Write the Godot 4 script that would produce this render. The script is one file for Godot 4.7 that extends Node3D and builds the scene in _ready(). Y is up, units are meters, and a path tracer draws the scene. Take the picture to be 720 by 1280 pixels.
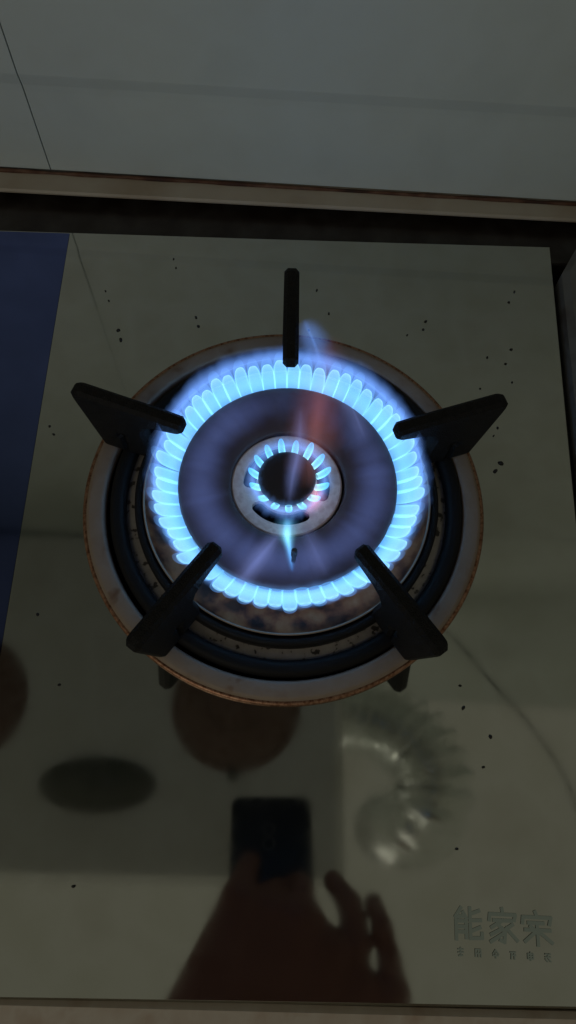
extends Node3D
# A lit gas burner on an olive glass hob, seen from just above it.

const EYE := Vector3(0, 0.38, 0)
const TRIM_AT := Vector3(0.0042, 0, -0.1590)       # centre of the trim ring
const BURNER_AT := Vector3(0.0055, 0, -0.1590)     # centre of everything inside it

var rng := RandomNumberGenerator.new()
var noise := FastNoiseLite.new()
var M := {}


# ------------------------------------------------------------------ mesh helper
class Shape:
	var v := PackedVector3Array()
	var n := PackedVector3Array()
	var uv := PackedVector2Array()
	var c := PackedColorArray()
	var ix := PackedInt32Array()

	func vert(p: Vector3, nn: Vector3, t := Vector2.ZERO, col := Color.WHITE) -> int:
		v.push_back(p)
		n.push_back(nn.normalized())
		uv.push_back(t)
		c.push_back(col)
		return v.size() - 1

	func tri(a: int, b: int, d: int) -> void:
		var f := (v[d] - v[a]).cross(v[b] - v[a])
		if f.dot(n[a] + n[b] + n[d]) < 0.0:
			ix.append_array([a, d, b])
		else:
			ix.append_array([a, b, d])

	func quad(a: int, b: int, d: int, e: int) -> void:
		tri(a, b, d)
		tri(a, d, e)

	func flat(pts: Array, up := Vector3.ZERO) -> void:
		var nn: Vector3 = (pts[2] - pts[0]).cross(pts[1] - pts[0]).normalized()
		if up != Vector3.ZERO and nn.dot(up) < 0.0:
			nn = -nn
		var k := []
		for p in pts:
			k.push_back(vert(p, nn, Vector2(p.x, p.z)))
		for i in range(1, pts.size() - 1):
			tri(k[0], k[i], k[i + 1])

	func mesh() -> ArrayMesh:
		var a := []
		a.resize(Mesh.ARRAY_MAX)
		a[Mesh.ARRAY_VERTEX] = v
		a[Mesh.ARRAY_NORMAL] = n
		a[Mesh.ARRAY_TEX_UV] = uv
		a[Mesh.ARRAY_COLOR] = c
		a[Mesh.ARRAY_INDEX] = ix
		var m := ArrayMesh.new()
		m.add_surface_from_arrays(Mesh.PRIMITIVE_TRIANGLES, a)
		return m


func put(called: String, m: Mesh, mat: Material, parent: Node = self) -> MeshInstance3D:
	var o := MeshInstance3D.new()
	o.name = called
	o.mesh = m
	o.material_override = mat
	add_named(parent, o, called)
	return o


func add_named(parent: Node, o: Node, called: String) -> void:
	var k := 0
	var nm := called
	while parent.has_node(NodePath(nm)):
		k += 1
		nm = "%s_%03d" % [called, k]
	o.name = nm
	parent.add_child(o, true)


func thing(called: String, label: String, category: String, at := Vector3.ZERO, group := "") -> Node3D:
	var o := Node3D.new()
	add_named(self, o, called)
	o.position = at
	tag(o, label, category, group)
	return o


func tag(o: Node, label: String, category: String, group := "") -> void:
	o.set_meta("label", label)
	o.set_meta("category", category)
	if group:
		o.set_meta("group", group)


# a profile of (radius, height) points turned round the y axis; wob(angle, k) may push points
func lathe(profile: Array, seg := 128, closed := false, a0 := 0.0, a1 := TAU) -> ArrayMesh:
	var s := Shape.new()
	add_lathe(s, profile, seg, closed, a0, a1)
	return s.mesh()


func add_lathe(s: Shape, profile: Array, seg := 128, closed := false, a0 := 0.0, a1 := TAU) -> void:
	var cnt := profile.size()
	var last := cnt if closed else cnt - 1
	var nrm := []
	for i in last:
		var d: Vector2 = profile[(i + 1) % cnt] - profile[i]
		nrm.push_back(Vector2(-d.y, d.x).normalized())
	for i in last:
		var p0: Vector2 = profile[i]
		var p1: Vector2 = profile[(i + 1) % cnt]
		var nn: Vector2 = nrm[i]
		var n0 := nn
		var n1 := nn
		if closed or i > 0:
			var q: Vector2 = nrm[(i - 1 + last) % last]
			if q.dot(nn) > 0.6:
				n0 = (q + nn).normalized()
		if closed or i < last - 1:
			var q2: Vector2 = nrm[(i + 1) % last]
			if q2.dot(nn) > 0.6:
				n1 = (q2 + nn).normalized()
		var base := s.v.size()
		for k in seg + 1:
			var a := a0 + (a1 - a0) * k / seg
			var cs := cos(a)
			var sn := sin(a)
			s.vert(Vector3(p0.x * cs, p0.y, -p0.x * sn), Vector3(n0.x * cs, n0.y, -n0.x * sn), Vector2(a / TAU, p0.x * 10.0))
			s.vert(Vector3(p1.x * cs, p1.y, -p1.x * sn), Vector3(n1.x * cs, n1.y, -n1.x * sn), Vector2(a / TAU, p1.x * 10.0))
		for k in seg:
			var b := base + 2 * k
			s.quad(b, b + 1, b + 3, b + 2)


func box_mesh(size: Vector3, b := 0.001) -> ArrayMesh:
	# a box with its edges chamfered by b, centred
	var s := Shape.new()
	var h := size / 2
	var pts := {}
	for ax in 3:
		var u := (ax + 1) % 3
		var w := (ax + 2) % 3
		for sg in [-1.0, 1.0]:
			var q := []
			for k in [[-1, -1], [1, -1], [1, 1], [-1, 1]]:
				var p := Vector3.ZERO
				p[ax] = sg * h[ax]
				p[u] = k[0] * (h[u] - b)
				p[w] = k[1] * (h[w] - b)
				q.push_back(p)
			var nn := Vector3.ZERO
			nn[ax] = sg
			s.flat(q, nn)
		for su in [-1.0, 1.0]:
			for sw in [-1.0, 1.0]:
				var q2 := []
				for k in [[-1, 0], [1, 0], [1, 1], [-1, 1]]:
					var p := Vector3.ZERO
					p[ax] = k[0] * (h[ax] - b)
					p[u] = su * (h[u] - (0.0 if k[1] == 0 else b))
					p[w] = sw * (h[w] - (b if k[1] == 0 else 0.0))
					q2.push_back(p)
				var nn2 := Vector3.ZERO
				nn2[u] = su
				nn2[w] = sw
				s.flat(q2, nn2)
	for sx in [-1.0, 1.0]:
		for sy in [-1.0, 1.0]:
			for sz in [-1.0, 1.0]:
				var g := Vector3(sx, sy, sz)
				s.flat([g * (h - Vector3(0, b, b)), g * (h - Vector3(b, 0, b)), g * (h - Vector3(b, b, 0))], g)
	return s.mesh()


# a flat outline (x, y) given a thickness along z with chamfered edges; holes are cut by a slit
func plate(outline: PackedVector2Array, thick: float, b := 0.001) -> ArrayMesh:
	var s := Shape.new()
	if Geometry2D.is_polygon_clockwise(outline):
		outline.reverse()
	var cnt := outline.size()
	var inner := PackedVector2Array()
	for i in cnt:
		var d0 := (outline[i] - outline[(i - 1 + cnt) % cnt]).normalized()
		var d1 := (outline[(i + 1) % cnt] - outline[i]).normalized()
		var nn := (Vector2(d0.y, -d0.x) + Vector2(d1.y, -d1.x))
		var l := nn.length()
		nn = nn / l if l > 0.05 else Vector2.ZERO
		inner.push_back(outline[i] - nn * b * minf(2.0 / maxf(l, 0.8), 1.6))
	var tr := Geometry2D.triangulate_polygon(inner)
	for sg in [-1.0, 1.0]:
		var base := s.v.size()
		for p in inner:
			s.vert(Vector3(p.x, p.y, sg * thick / 2), Vector3(0, 0, sg), p)
		for i in range(0, tr.size(), 3):
			s.tri(base + tr[i], base + tr[i + 1], base + tr[i + 2])
		for i in cnt:
			var j := (i + 1) % cnt
			var d := (outline[j] - outline[i]).normalized()
			var o := Vector3(d.y, -d.x, sg)
			var k0 := s.vert(Vector3(inner[i].x, inner[i].y, sg * thick / 2), o)
			var k1 := s.vert(Vector3(inner[j].x, inner[j].y, sg * thick / 2), o)
			var k2 := s.vert(Vector3(outline[j].x, outline[j].y, sg * (thick / 2 - b)), o)
			var k3 := s.vert(Vector3(outline[i].x, outline[i].y, sg * (thick / 2 - b)), o)
			s.quad(k0, k1, k2, k3)
	for i in cnt:
		var j := (i + 1) % cnt
		var d := (outline[j] - outline[i]).normalized()
		var o := Vector3(d.y, -d.x, 0)
		var q := []
		for k in [[i, 1.0], [j, 1.0], [j, -1.0], [i, -1.0]]:
			q.push_back(s.vert(Vector3(outline[k[0]].x, outline[k[0]].y, k[1] * (thick / 2 - b)), o))
		s.quad(q[0], q[1], q[2], q[3])
	return s.mesh()


# a tube along a path; rad = radius at each point, wide stretches it sideways, alpha(u, phi) goes to the vertex colour
func add_tube(s: Shape, path: Array, rad: Array, side: Vector3, flatness := 1.0, seg := 12, look := "", amount := 1.0, hue0 := 0.0, hue1 := 1.0) -> void:
	var cnt := path.size()
	var base := s.v.size()
	for i in cnt:
		var d: Vector3 = (path[mini(i + 1, cnt - 1)] - path[maxi(i - 1, 0)]).normalized()
		var b := (side - d * side.dot(d)).normalized()
		var t := d.cross(b)
		for k in seg + 1:
			var a := TAU * k / seg
			var dirv := b * cos(a) + t * sin(a) * flatness
			var nn := b * cos(a) * flatness + t * sin(a)
			var u := float(i) / (cnt - 1)
			var al := share(look, amount, u, a)
			s.vert(path[i] + dirv * rad[i], nn, Vector2(lerpf(hue0, hue1, u), float(k) / seg), Color(1, 1, 1, al))
	for i in cnt - 1:
		for k in seg:
			var a := base + i * (seg + 1) + k
			s.quad(a, a + 1, a + seg + 2, a + seg + 1)


# how dense a flame's skin is along its length (u) and round it (a)
func share(look: String, amount: float, u: float, a: float) -> float:
	if look == "petal":
		return amount * (0.052 + 0.10 * pow(absf(cos(a)), 10.0) + 0.055 * pow(u, 8.0)) * smoothstep(-0.05, 0.30, u)
	if look == "soft":
		return amount * 0.13 * pow(1.0 - u, 0.8)
	if look == "point":
		return amount * (0.16 + 0.34 * pow(absf(cos(a)), 4.0)) * (1.0 - 0.35 * u)
	if look == "wisp":
		return amount * pow(sin(PI * u), 1.4)
	return 1.0


func smooth_path(keys: Array, steps: int) -> Array:
	var cv := Curve3D.new()
	for i in keys.size():
		var t: Vector3 = (keys[mini(i + 1, keys.size() - 1)] - keys[maxi(i - 1, 0)]) / 6.0
		cv.add_point(keys[i], -t, t)
	var out := []
	for i in steps + 1:
		var f := float(i) / steps * (keys.size() - 1)
		var k := mini(int(f), keys.size() - 2)
		out.push_back(cv.sample(k, f - k))
	return out


# ------------------------------------------------------------------ materials
func noise_tex(freq: float, ramp: Array, sd: int, kind := FastNoiseLite.TYPE_SIMPLEX_SMOOTH, oct := 5, size := 512, as_normal := false, bump := 4.0) -> NoiseTexture2D:
	var nz := FastNoiseLite.new()
	nz.seed = sd
	nz.noise_type = kind
	nz.frequency = freq
	nz.fractal_octaves = oct
	var t := NoiseTexture2D.new()
	t.width = size
	t.height = size
	t.seamless = true
	t.noise = nz
	t.as_normal_map = as_normal
	t.bump_strength = bump
	if ramp:
		var g := Gradient.new()
		g.offsets = firsts(ramp)
		g.colors = seconds(ramp)
		t.color_ramp = g
	return t


func firsts(ramp: Array) -> PackedFloat32Array:
	var o := PackedFloat32Array()
	for r in ramp:
		o.push_back(r[0])
	return o


func seconds(ramp: Array) -> PackedColorArray:
	var o := PackedColorArray()
	for r in ramp:
		o.push_back(r[1])
	return o


func flame_colors(ramp: Array) -> PackedColorArray:
	var o := PackedColorArray()
	for r in ramp:
		o.push_back(lin(r[1], r[2], r[3]))
	return o


func lin(r: float, g: float, b: float) -> Color:
	return Color(r, g, b).linear_to_srgb()


func mat(col: Color, rough := 0.5, metal := 0.0, tex: Texture2D = null, scale := 20.0) -> StandardMaterial3D:
	var m := StandardMaterial3D.new()
	m.albedo_color = col
	m.roughness = rough
	m.metallic = metal
	m.cull_mode = BaseMaterial3D.CULL_DISABLED
	m.uv1_triplanar = true
	m.uv1_scale = Vector3.ONE * scale
	if tex:
		m.albedo_texture = tex
	return m


func with_normal(m: StandardMaterial3D, t: Texture2D, strength := 0.4) -> StandardMaterial3D:
	m.normal_enabled = true
	m.normal_texture = t
	m.normal_scale = strength
	return m


func flame_mat(ramp: Array, energy: float) -> StandardMaterial3D:
	var g := Gradient.new()
	g.offsets = firsts(ramp)
	g.colors = flame_colors(ramp)
	var t := GradientTexture2D.new()
	t.gradient = g
	t.width = 128
	t.height = 4
	var m := StandardMaterial3D.new()
	m.transparency = BaseMaterial3D.TRANSPARENCY_ALPHA
	m.cull_mode = BaseMaterial3D.CULL_DISABLED
	m.albedo_color = Color(0, 0, 0, 1)
	m.vertex_color_use_as_albedo = true
	m.roughness = 1.0
	m.specular_mode = BaseMaterial3D.SPECULAR_DISABLED
	m.emission_enabled = true
	m.emission = Color.WHITE
	m.emission_operator = BaseMaterial3D.EMISSION_OP_MULTIPLY
	m.emission_energy_multiplier = energy
	m.emission_texture = t
	m.texture_repeat = false
	return m


func make_materials() -> void:
	var fine := noise_tex(0.05, [], 3, FastNoiseLite.TYPE_SIMPLEX_SMOOTH, 4, 512, true, 3.0)
	var cast := noise_tex(0.12, [], 5, FastNoiseLite.TYPE_SIMPLEX_SMOOTH, 3, 512, true, 6.0)
	var w := Color.WHITE
	var g7 := Color(0.88, 0.88, 0.88)
	# dark mirror glass with an olive tint
	M.glass = mat(lin(0.50, 0.497, 0.44), 0.05, 1.0, noise_tex(0.006, [[0.0, Color(0.95, 0.945, 0.935)], [0.5, w], [1.0, Color(0.965, 0.965, 0.95)]], 11, FastNoiseLite.TYPE_SIMPLEX_SMOOTH, 5), 5.0)
	M.glass.roughness_texture = noise_tex(0.02, [[0.0, Color(0.5, 0.5, 0.5)], [0.6, Color(0.9, 0.9, 0.9)], [1.0, w]], 12)
	M.glass.roughness = 0.072
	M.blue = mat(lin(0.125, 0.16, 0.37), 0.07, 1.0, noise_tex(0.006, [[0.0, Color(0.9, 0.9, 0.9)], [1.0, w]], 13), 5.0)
	M.print = mat(lin(0.345, 0.39, 0.36), 0.12, 1.0)
	M.steel = with_normal(mat(lin(0.29, 0.225, 0.175), 0.55, 0.15, noise_tex(0.010, [[0.0, Color(0.74, 0.62, 0.54)], [0.25, Color(0.94, 0.91, 0.89)], [0.5, w], [0.85, Color(0.97, 0.95, 0.93)], [1.0, Color(0.76, 0.64, 0.56)]], 21, FastNoiseLite.TYPE_SIMPLEX_SMOOTH, 4), 6.0), fine, 0.15)
	M.steel.metallic_specular = 0.3
	M.bead = mat(lin(0.42, 0.24, 0.15), 0.4, 0.85, noise_tex(0.03, [[0.0, Color(0.45, 0.3, 0.22)], [0.6, w], [1.0, Color(0.7, 0.5, 0.4)]], 22), 20.0)
	M.iron = with_normal(mat(lin(0.011, 0.010, 0.010), 0.6, 0.0, noise_tex(0.02, [[0.0, Color(0.7, 0.66, 0.62)], [0.6, w], [1.0, Color(1, 0.85, 0.72)]], 23), 14.0), cast, 0.9)
	M.iron.metallic_specular = 0.3
	M.enamel = with_normal(mat(lin(0.014, 0.0125, 0.012), 0.5, 0.0), fine, 0.2)
	M.enamel.metallic_specular = 0.22
	M.trough = mat(lin(0.45, 0.40, 0.37), 0.42, 0.5, noise_tex(0.03, [[0.0, Color(0.2, 0.18, 0.16)], [0.25, Color(0.3, 0.27, 0.25)], [0.32, Color(0.9, 0.89, 0.88)], [1.0, w]], 24, FastNoiseLite.TYPE_SIMPLEX_SMOOTH, 3), 10.0)
	M.dish = with_normal(mat(lin(0.50, 0.22, 0.095), 0.65, 0.0, noise_tex(0.010, [[0.0, Color(0.08, 0.05, 0.04)], [0.38, Color(0.25, 0.16, 0.12)], [0.5, Color(0.60, 0.44, 0.36)], [0.66, Color(0.85, 0.72, 0.62)], [1.0, w]], 25), 9.0), fine, 0.3)
	M.cap = with_normal(mat(lin(0.085, 0.060, 0.066), 0.55, 0.2, noise_tex(0.008, [[0.0, Color(0.80, 0.70, 0.68)], [0.5, w], [1.0, Color(0.88, 0.88, 0.92)]], 26), 5.0), fine, 0.12)
	M.capdark = with_normal(mat(lin(0.02, 0.014, 0.014), 0.6, 0.0), fine, 0.15)
	M.ring = with_normal(mat(lin(0.72, 0.58, 0.53), 0.6, 0.0, noise_tex(0.012, [[0.0, Color(0.86, 0.80, 0.80)], [0.6, w], [1.0, Color(0.85, 0.8, 0.78)]], 27), 16.0), fine, 0.08)
	M.brass = mat(lin(0.3, 0.2, 0.1), 0.45, 0.8)
	M.black = mat(lin(0.004, 0.004, 0.004), 0.9)
	M.pin = mat(lin(0.03, 0.03, 0.035), 0.5)
	M.tile = with_normal(mat(lin(0.57, 0.615, 0.595), 0.38, 0.0, noise_tex(0.008, [[0.0, Color(0.965, 0.965, 0.965)], [0.5, w], [1.0, Color(0.98, 0.975, 0.97)]], 31), 3.0), fine, 0.03)
	M.grout = mat(lin(0.26, 0.25, 0.235), 0.9)
	M.pale_grout = mat(lin(0.50, 0.53, 0.51), 0.6)
	M.caulk = mat(lin(0.15, 0.075, 0.045), 0.7, 0.0, noise_tex(0.012, [[0.0, Color(0.3, 0.18, 0.12)], [0.45, Color(0.75, 0.6, 0.45)], [0.6, w], [1.0, Color(0.4, 0.25, 0.18)]], 32), 4.0)
	M.front = mat(lin(0.52, 0.44, 0.36), 0.5, 0.0, noise_tex(0.010, [[0.0, Color(0.8, 0.68, 0.6)], [0.5, w], [1.0, Color(0.9, 0.84, 0.8)]], 39), 5.0)
	M.ledge = mat(lin(0.40, 0.345, 0.28), 0.5, 0.0, noise_tex(0.012, [[0.0, Color(0.90, 0.86, 0.82)], [0.6, w], [1.0, Color(0.97, 0.95, 0.93)]], 33), 2.0)
	M.backstrip = mat(lin(0.045, 0.038, 0.034), 0.28, 0.3, noise_tex(0.01, [[0.0, Color(0.6, 0.5, 0.45)], [1.0, w]], 34), 8.0)  # dark tone carries the shade of the gap behind the hob
	M.counter = mat(lin(0.25, 0.22, 0.18), 0.45, 0.0, noise_tex(0.02, [[0.0, Color(0.7, 0.58, 0.5)], [0.5, w], [1.0, Color(0.8, 0.72, 0.66)]], 35), 10.0)
	M.slab = mat(lin(0.14, 0.135, 0.13), 0.4, 0.0, noise_tex(0.01, [[0.0, Color(0.6, 0.5, 0.44)], [0.5, w], [1.0, Color(0.9, 0.9, 0.9)]], 36), 6.0)
	M.hood = mat(lin(0.72, 0.73, 0.70), 0.45, 0.0)
	M.grease = with_normal(mat(lin(0.25, 0.175, 0.145), 0.35, 0.0, noise_tex(0.012, [[0.0, Color(0.7, 0.55, 0.5)], [0.6, w], [1.0, Color(0.85, 0.7, 0.65)]], 37), 8.0), cast, 0.5)
	M.lens = mat(lin(0.13, 0.135, 0.12), 0.4)
	M.foil = mat(lin(0.90, 0.92, 0.90), 0.22, 1.0)
	M.cable = mat(lin(0.06, 0.06, 0.055), 0.6)
	M.phone = mat(lin(0.008, 0.008, 0.010), 0.35)
	M.skin = mat(lin(0.27, 0.125, 0.10), 0.55)
	M.crumb = mat(lin(0.018, 0.015, 0.013), 0.8)
	# flames: the colour runs from the port (0) to the tip (1)
	M.flame = flame_mat([[0.0, 0.17, 0.52, 0.95], [0.25, 0.22, 0.62, 1.0], [0.45, 0.36, 0.80, 1.0], [0.55, 0.12, 0.42, 0.95], [0.8, 0.14, 0.44, 1.0], [1.0, 0.17, 0.42, 1.0]], 4.0)
	M.halo = flame_mat([[0.0, 0.17, 0.37, 1.0], [1.0, 0.17, 0.37, 1.0]], 3.0)
	M.small_flame = flame_mat([[0.0, 0.30, 0.8, 0.95], [0.5, 0.12, 0.55, 0.95], [1.0, 0.08, 0.40, 0.9]], 3.2)
	M.pilot = flame_mat([[0.0, 0.10, 0.40, 0.9], [0.35, 0.25, 0.75, 1.0], [1.0, 0.06, 0.25, 0.8]], 3.0)
	M.wisp = flame_mat([[0.0, 0.20, 0.26, 0.62], [1.0, 0.20, 0.26, 0.62]], 1.6)
	M.skirt = flame_mat([[0.0, 0.17, 0.52, 1.0], [1.0, 0.17, 0.52, 1.0]], 4.0)
	M.cap_glow = flame_mat([[0.0, 0.13, 0.19, 0.52], [1.0, 0.13, 0.19, 0.52]], 1.8)  # blue glow laid over the cap for light from the flames
	M.pink = flame_mat([[0.0, 0.95, 0.42, 0.42], [0.4, 0.85, 0.30, 0.33], [1.0, 0.50, 0.13, 0.18]], 2.4)


# ------------------------------------------------------------------ scene
func _ready() -> void:
	rng.seed = 7
	noise.seed = 4
	noise.frequency = 1.0
	# camera
	var cam := Camera3D.new()
	cam.name = "camera"
	cam.fov = 69.0118
	cam.near = 0.01
	cam.far = 60.0
	cam.transform = Transform3D(Basis(Vector3(0.99954752, 0.02389612, -0.01826848), Vector3(-0.02589113, 0.37437258, -0.92691683), Vector3(-0.0153105, 0.92697041, 0.37482188)), EYE)
	add_child(cam)
	cam.current = true
	# air and light: a dim kitchen, plus a soft area light added up on the left
	var env := Environment.new()
	env.background_mode = Environment.BG_COLOR
	env.background_color = lin(0.135, 0.135, 0.108)
	env.tonemap_mode = Environment.TONE_MAPPER_LINEAR
	env.tonemap_exposure = 1.0
	env.sdfgi_enabled = true
	env.ssao_enabled = true
	env.ssil_enabled = true
	var we := WorldEnvironment.new()
	we.name = "environment"
	we.environment = env
	add_child(we)
	var fill_light := AreaLight3D.new()
	fill_light.name = "added_fill_light"
	fill_light.area_size = Vector2(1.0, 1.0)
	fill_light.light_color = Color(1.0, 0.99, 0.94)
	fill_light.light_energy = 0.42
	fill_light.area_range = 8.0
	fill_light.shadow_enabled = true
	add_child(fill_light)
	fill_light.look_at_from_position(Vector3(-0.9, 1.5, 1.5), Vector3(0, 0.05, -0.2))

	make_materials()
	build_setting()
	build_hob()
	build_tray()
	build_burner()
	build_support()
	build_flames()
	build_above()
	build_person()
	build_crumbs()


func build_setting() -> void:
	var c := put("counter", box_mesh(Vector3(1.6, 0.03, 0.9), 0.002), M.counter)
	c.position = Vector3(0.0, -0.0475, -0.05)
	c.set_meta("kind", "structure")
	# the wall runs a little askew to the hob
	var a := Vector3(-0.1885, 0, -0.3907)
	var turn := atan2(-(-0.3771 + 0.3907), 0.1928 + 0.1885)
	var wall := Node3D.new()
	add_named(self, wall, "wall")
	wall.set_meta("kind", "structure")
	wall.position = a
	wall.rotation.y = turn
	var core := put("wall_core", box_mesh(Vector3(2.4, 2.2, 0.1), 0.002), M.grout, wall)
	core.position = Vector3(0.2, 1.05, -0.0535)
	# tiles: an upper face that steps back a little lower down
	var joints := [-1.0, -0.5658, 0.0342, 0.6342, 1.2]
	for i in 4:
		var y0 := 0.0056
		var s := Shape.new()
		var x0: float = joints[i] + 0.0004
		var x1: float = joints[i + 1] - 0.0004
		var prof := [Vector2(y0, -0.006), Vector2(y0, -0.0010), Vector2(y0 + 0.001, 0.0), Vector2(y0 + 0.0585, 0.0), Vector2(y0 + 0.0630, 0.0002), Vector2(y0 + 0.0690, 0.0013), Vector2(y0 + 0.0705, 0.0015), Vector2(y0 + 0.598, 0.0015), Vector2(y0 + 0.599, 0.0005), Vector2(y0 + 0.599, -0.006)]
		for k in prof.size() - 1:
			var p0: Vector2 = prof[k]
			var p1: Vector2 = prof[k + 1]
			var nn := Vector3(0, -(p1.y - p0.y), p1.x - p0.x)
			s.flat([Vector3(x0, p0.x, p0.y), Vector3(x1, p0.x, p0.y), Vector3(x1, p1.x, p1.y), Vector3(x0, p1.x, p1.y)], nn)
			for e in [[x0, -1.0], [x1, 1.0]]:
				s.flat([Vector3(e[0], p0.x, p0.y), Vector3(e[0], p1.x, p1.y), Vector3(e[0], p1.x, -0.006), Vector3(e[0], p0.x, -0.0061)], Vector3(e[1], 0, 0))
		put("wall_tile", s.mesh(), M.tile, wall)
	for i in [1, 2, 3]:
		var fill := put("joint_grout", box_mesh(Vector3(0.002, 0.47, 0.006), 0.0002), M.pale_grout, wall)
		fill.position = Vector3(joints[i], 0.372, -0.0020)
	var upper := put("upper_wall", box_mesh(Vector3(2.4, 1.6, 0.02), 0.002), M.tile, wall)
	upper.position = Vector3(0.2, 1.4051, -0.0086)
	# brown stained seal where the wall meets the ledge
	var sl := Shape.new()
	var pts := []
	var rad := []
	for i in 121:
		var x := -0.35 + 0.9 * i / 120.0
		pts.push_back(Vector3(x, 0.0048 + 0.0005 * noise.get_noise_1d(x * 14.0), 0.0012))
		rad.push_back(0.0013 + 0.0007 * noise.get_noise_1d(x * 22.0 + 7.0))
	add_tube(sl, pts, rad, Vector3(0, 1, 0), 1.0, 8)
	put("stained_seal", sl.mesh(), M.caulk, wall)
	# pale ledge along the wall and a strip coloured dark for the shaded gap
	var lg := put("wall_ledge", box_mesh(Vector3(1.5, 0.0034, 0.0190), 0.0012), M.ledge)
	lg.position = a + Basis(Vector3.UP, turn) * Vector3(0.25, 0.0026, 0.0056)
	lg.rotation.y = turn + deg_to_rad(0.5)
	tag(lg, "pale beige stone ledge along the foot of the tiled wall", "ledge")
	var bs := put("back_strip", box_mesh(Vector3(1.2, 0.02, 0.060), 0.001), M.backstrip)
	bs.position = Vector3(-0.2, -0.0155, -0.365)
	tag(bs, "brown metal strip darkened for the shaded gap between the wall ledge and glass hob", "trim strip")
	# front edge of the worktop
	var fe := put("front_ledge", box_mesh(Vector3(1.2, 0.03, 0.20), 0.0025), M.front)
	fe.position = Vector3(0.0, -0.0160, 0.1776)
	fe.rotation.y = deg_to_rad(-0.45)
	tag(fe, "beige brown worktop edge along the front of the glass hob", "worktop edge")
	# stone slab on the right with its corner cut off
	var o := PackedVector2Array([Vector2(0.1757, 0.318), Vector2(0.1975, 0.3565), Vector2(0.42, 0.3565), Vector2(0.42, -0.070), Vector2(0.1615, -0.070)])
	var sb := put("side_slab", plate(o, 0.03, 0.0035), M.slab)
	sb.rotation.x = -PI / 2
	sb.position = Vector3(0, -0.006, 0)
	tag(sb, "grey stone slab with a cut corner beside the right edge of the hob", "stone slab")


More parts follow.
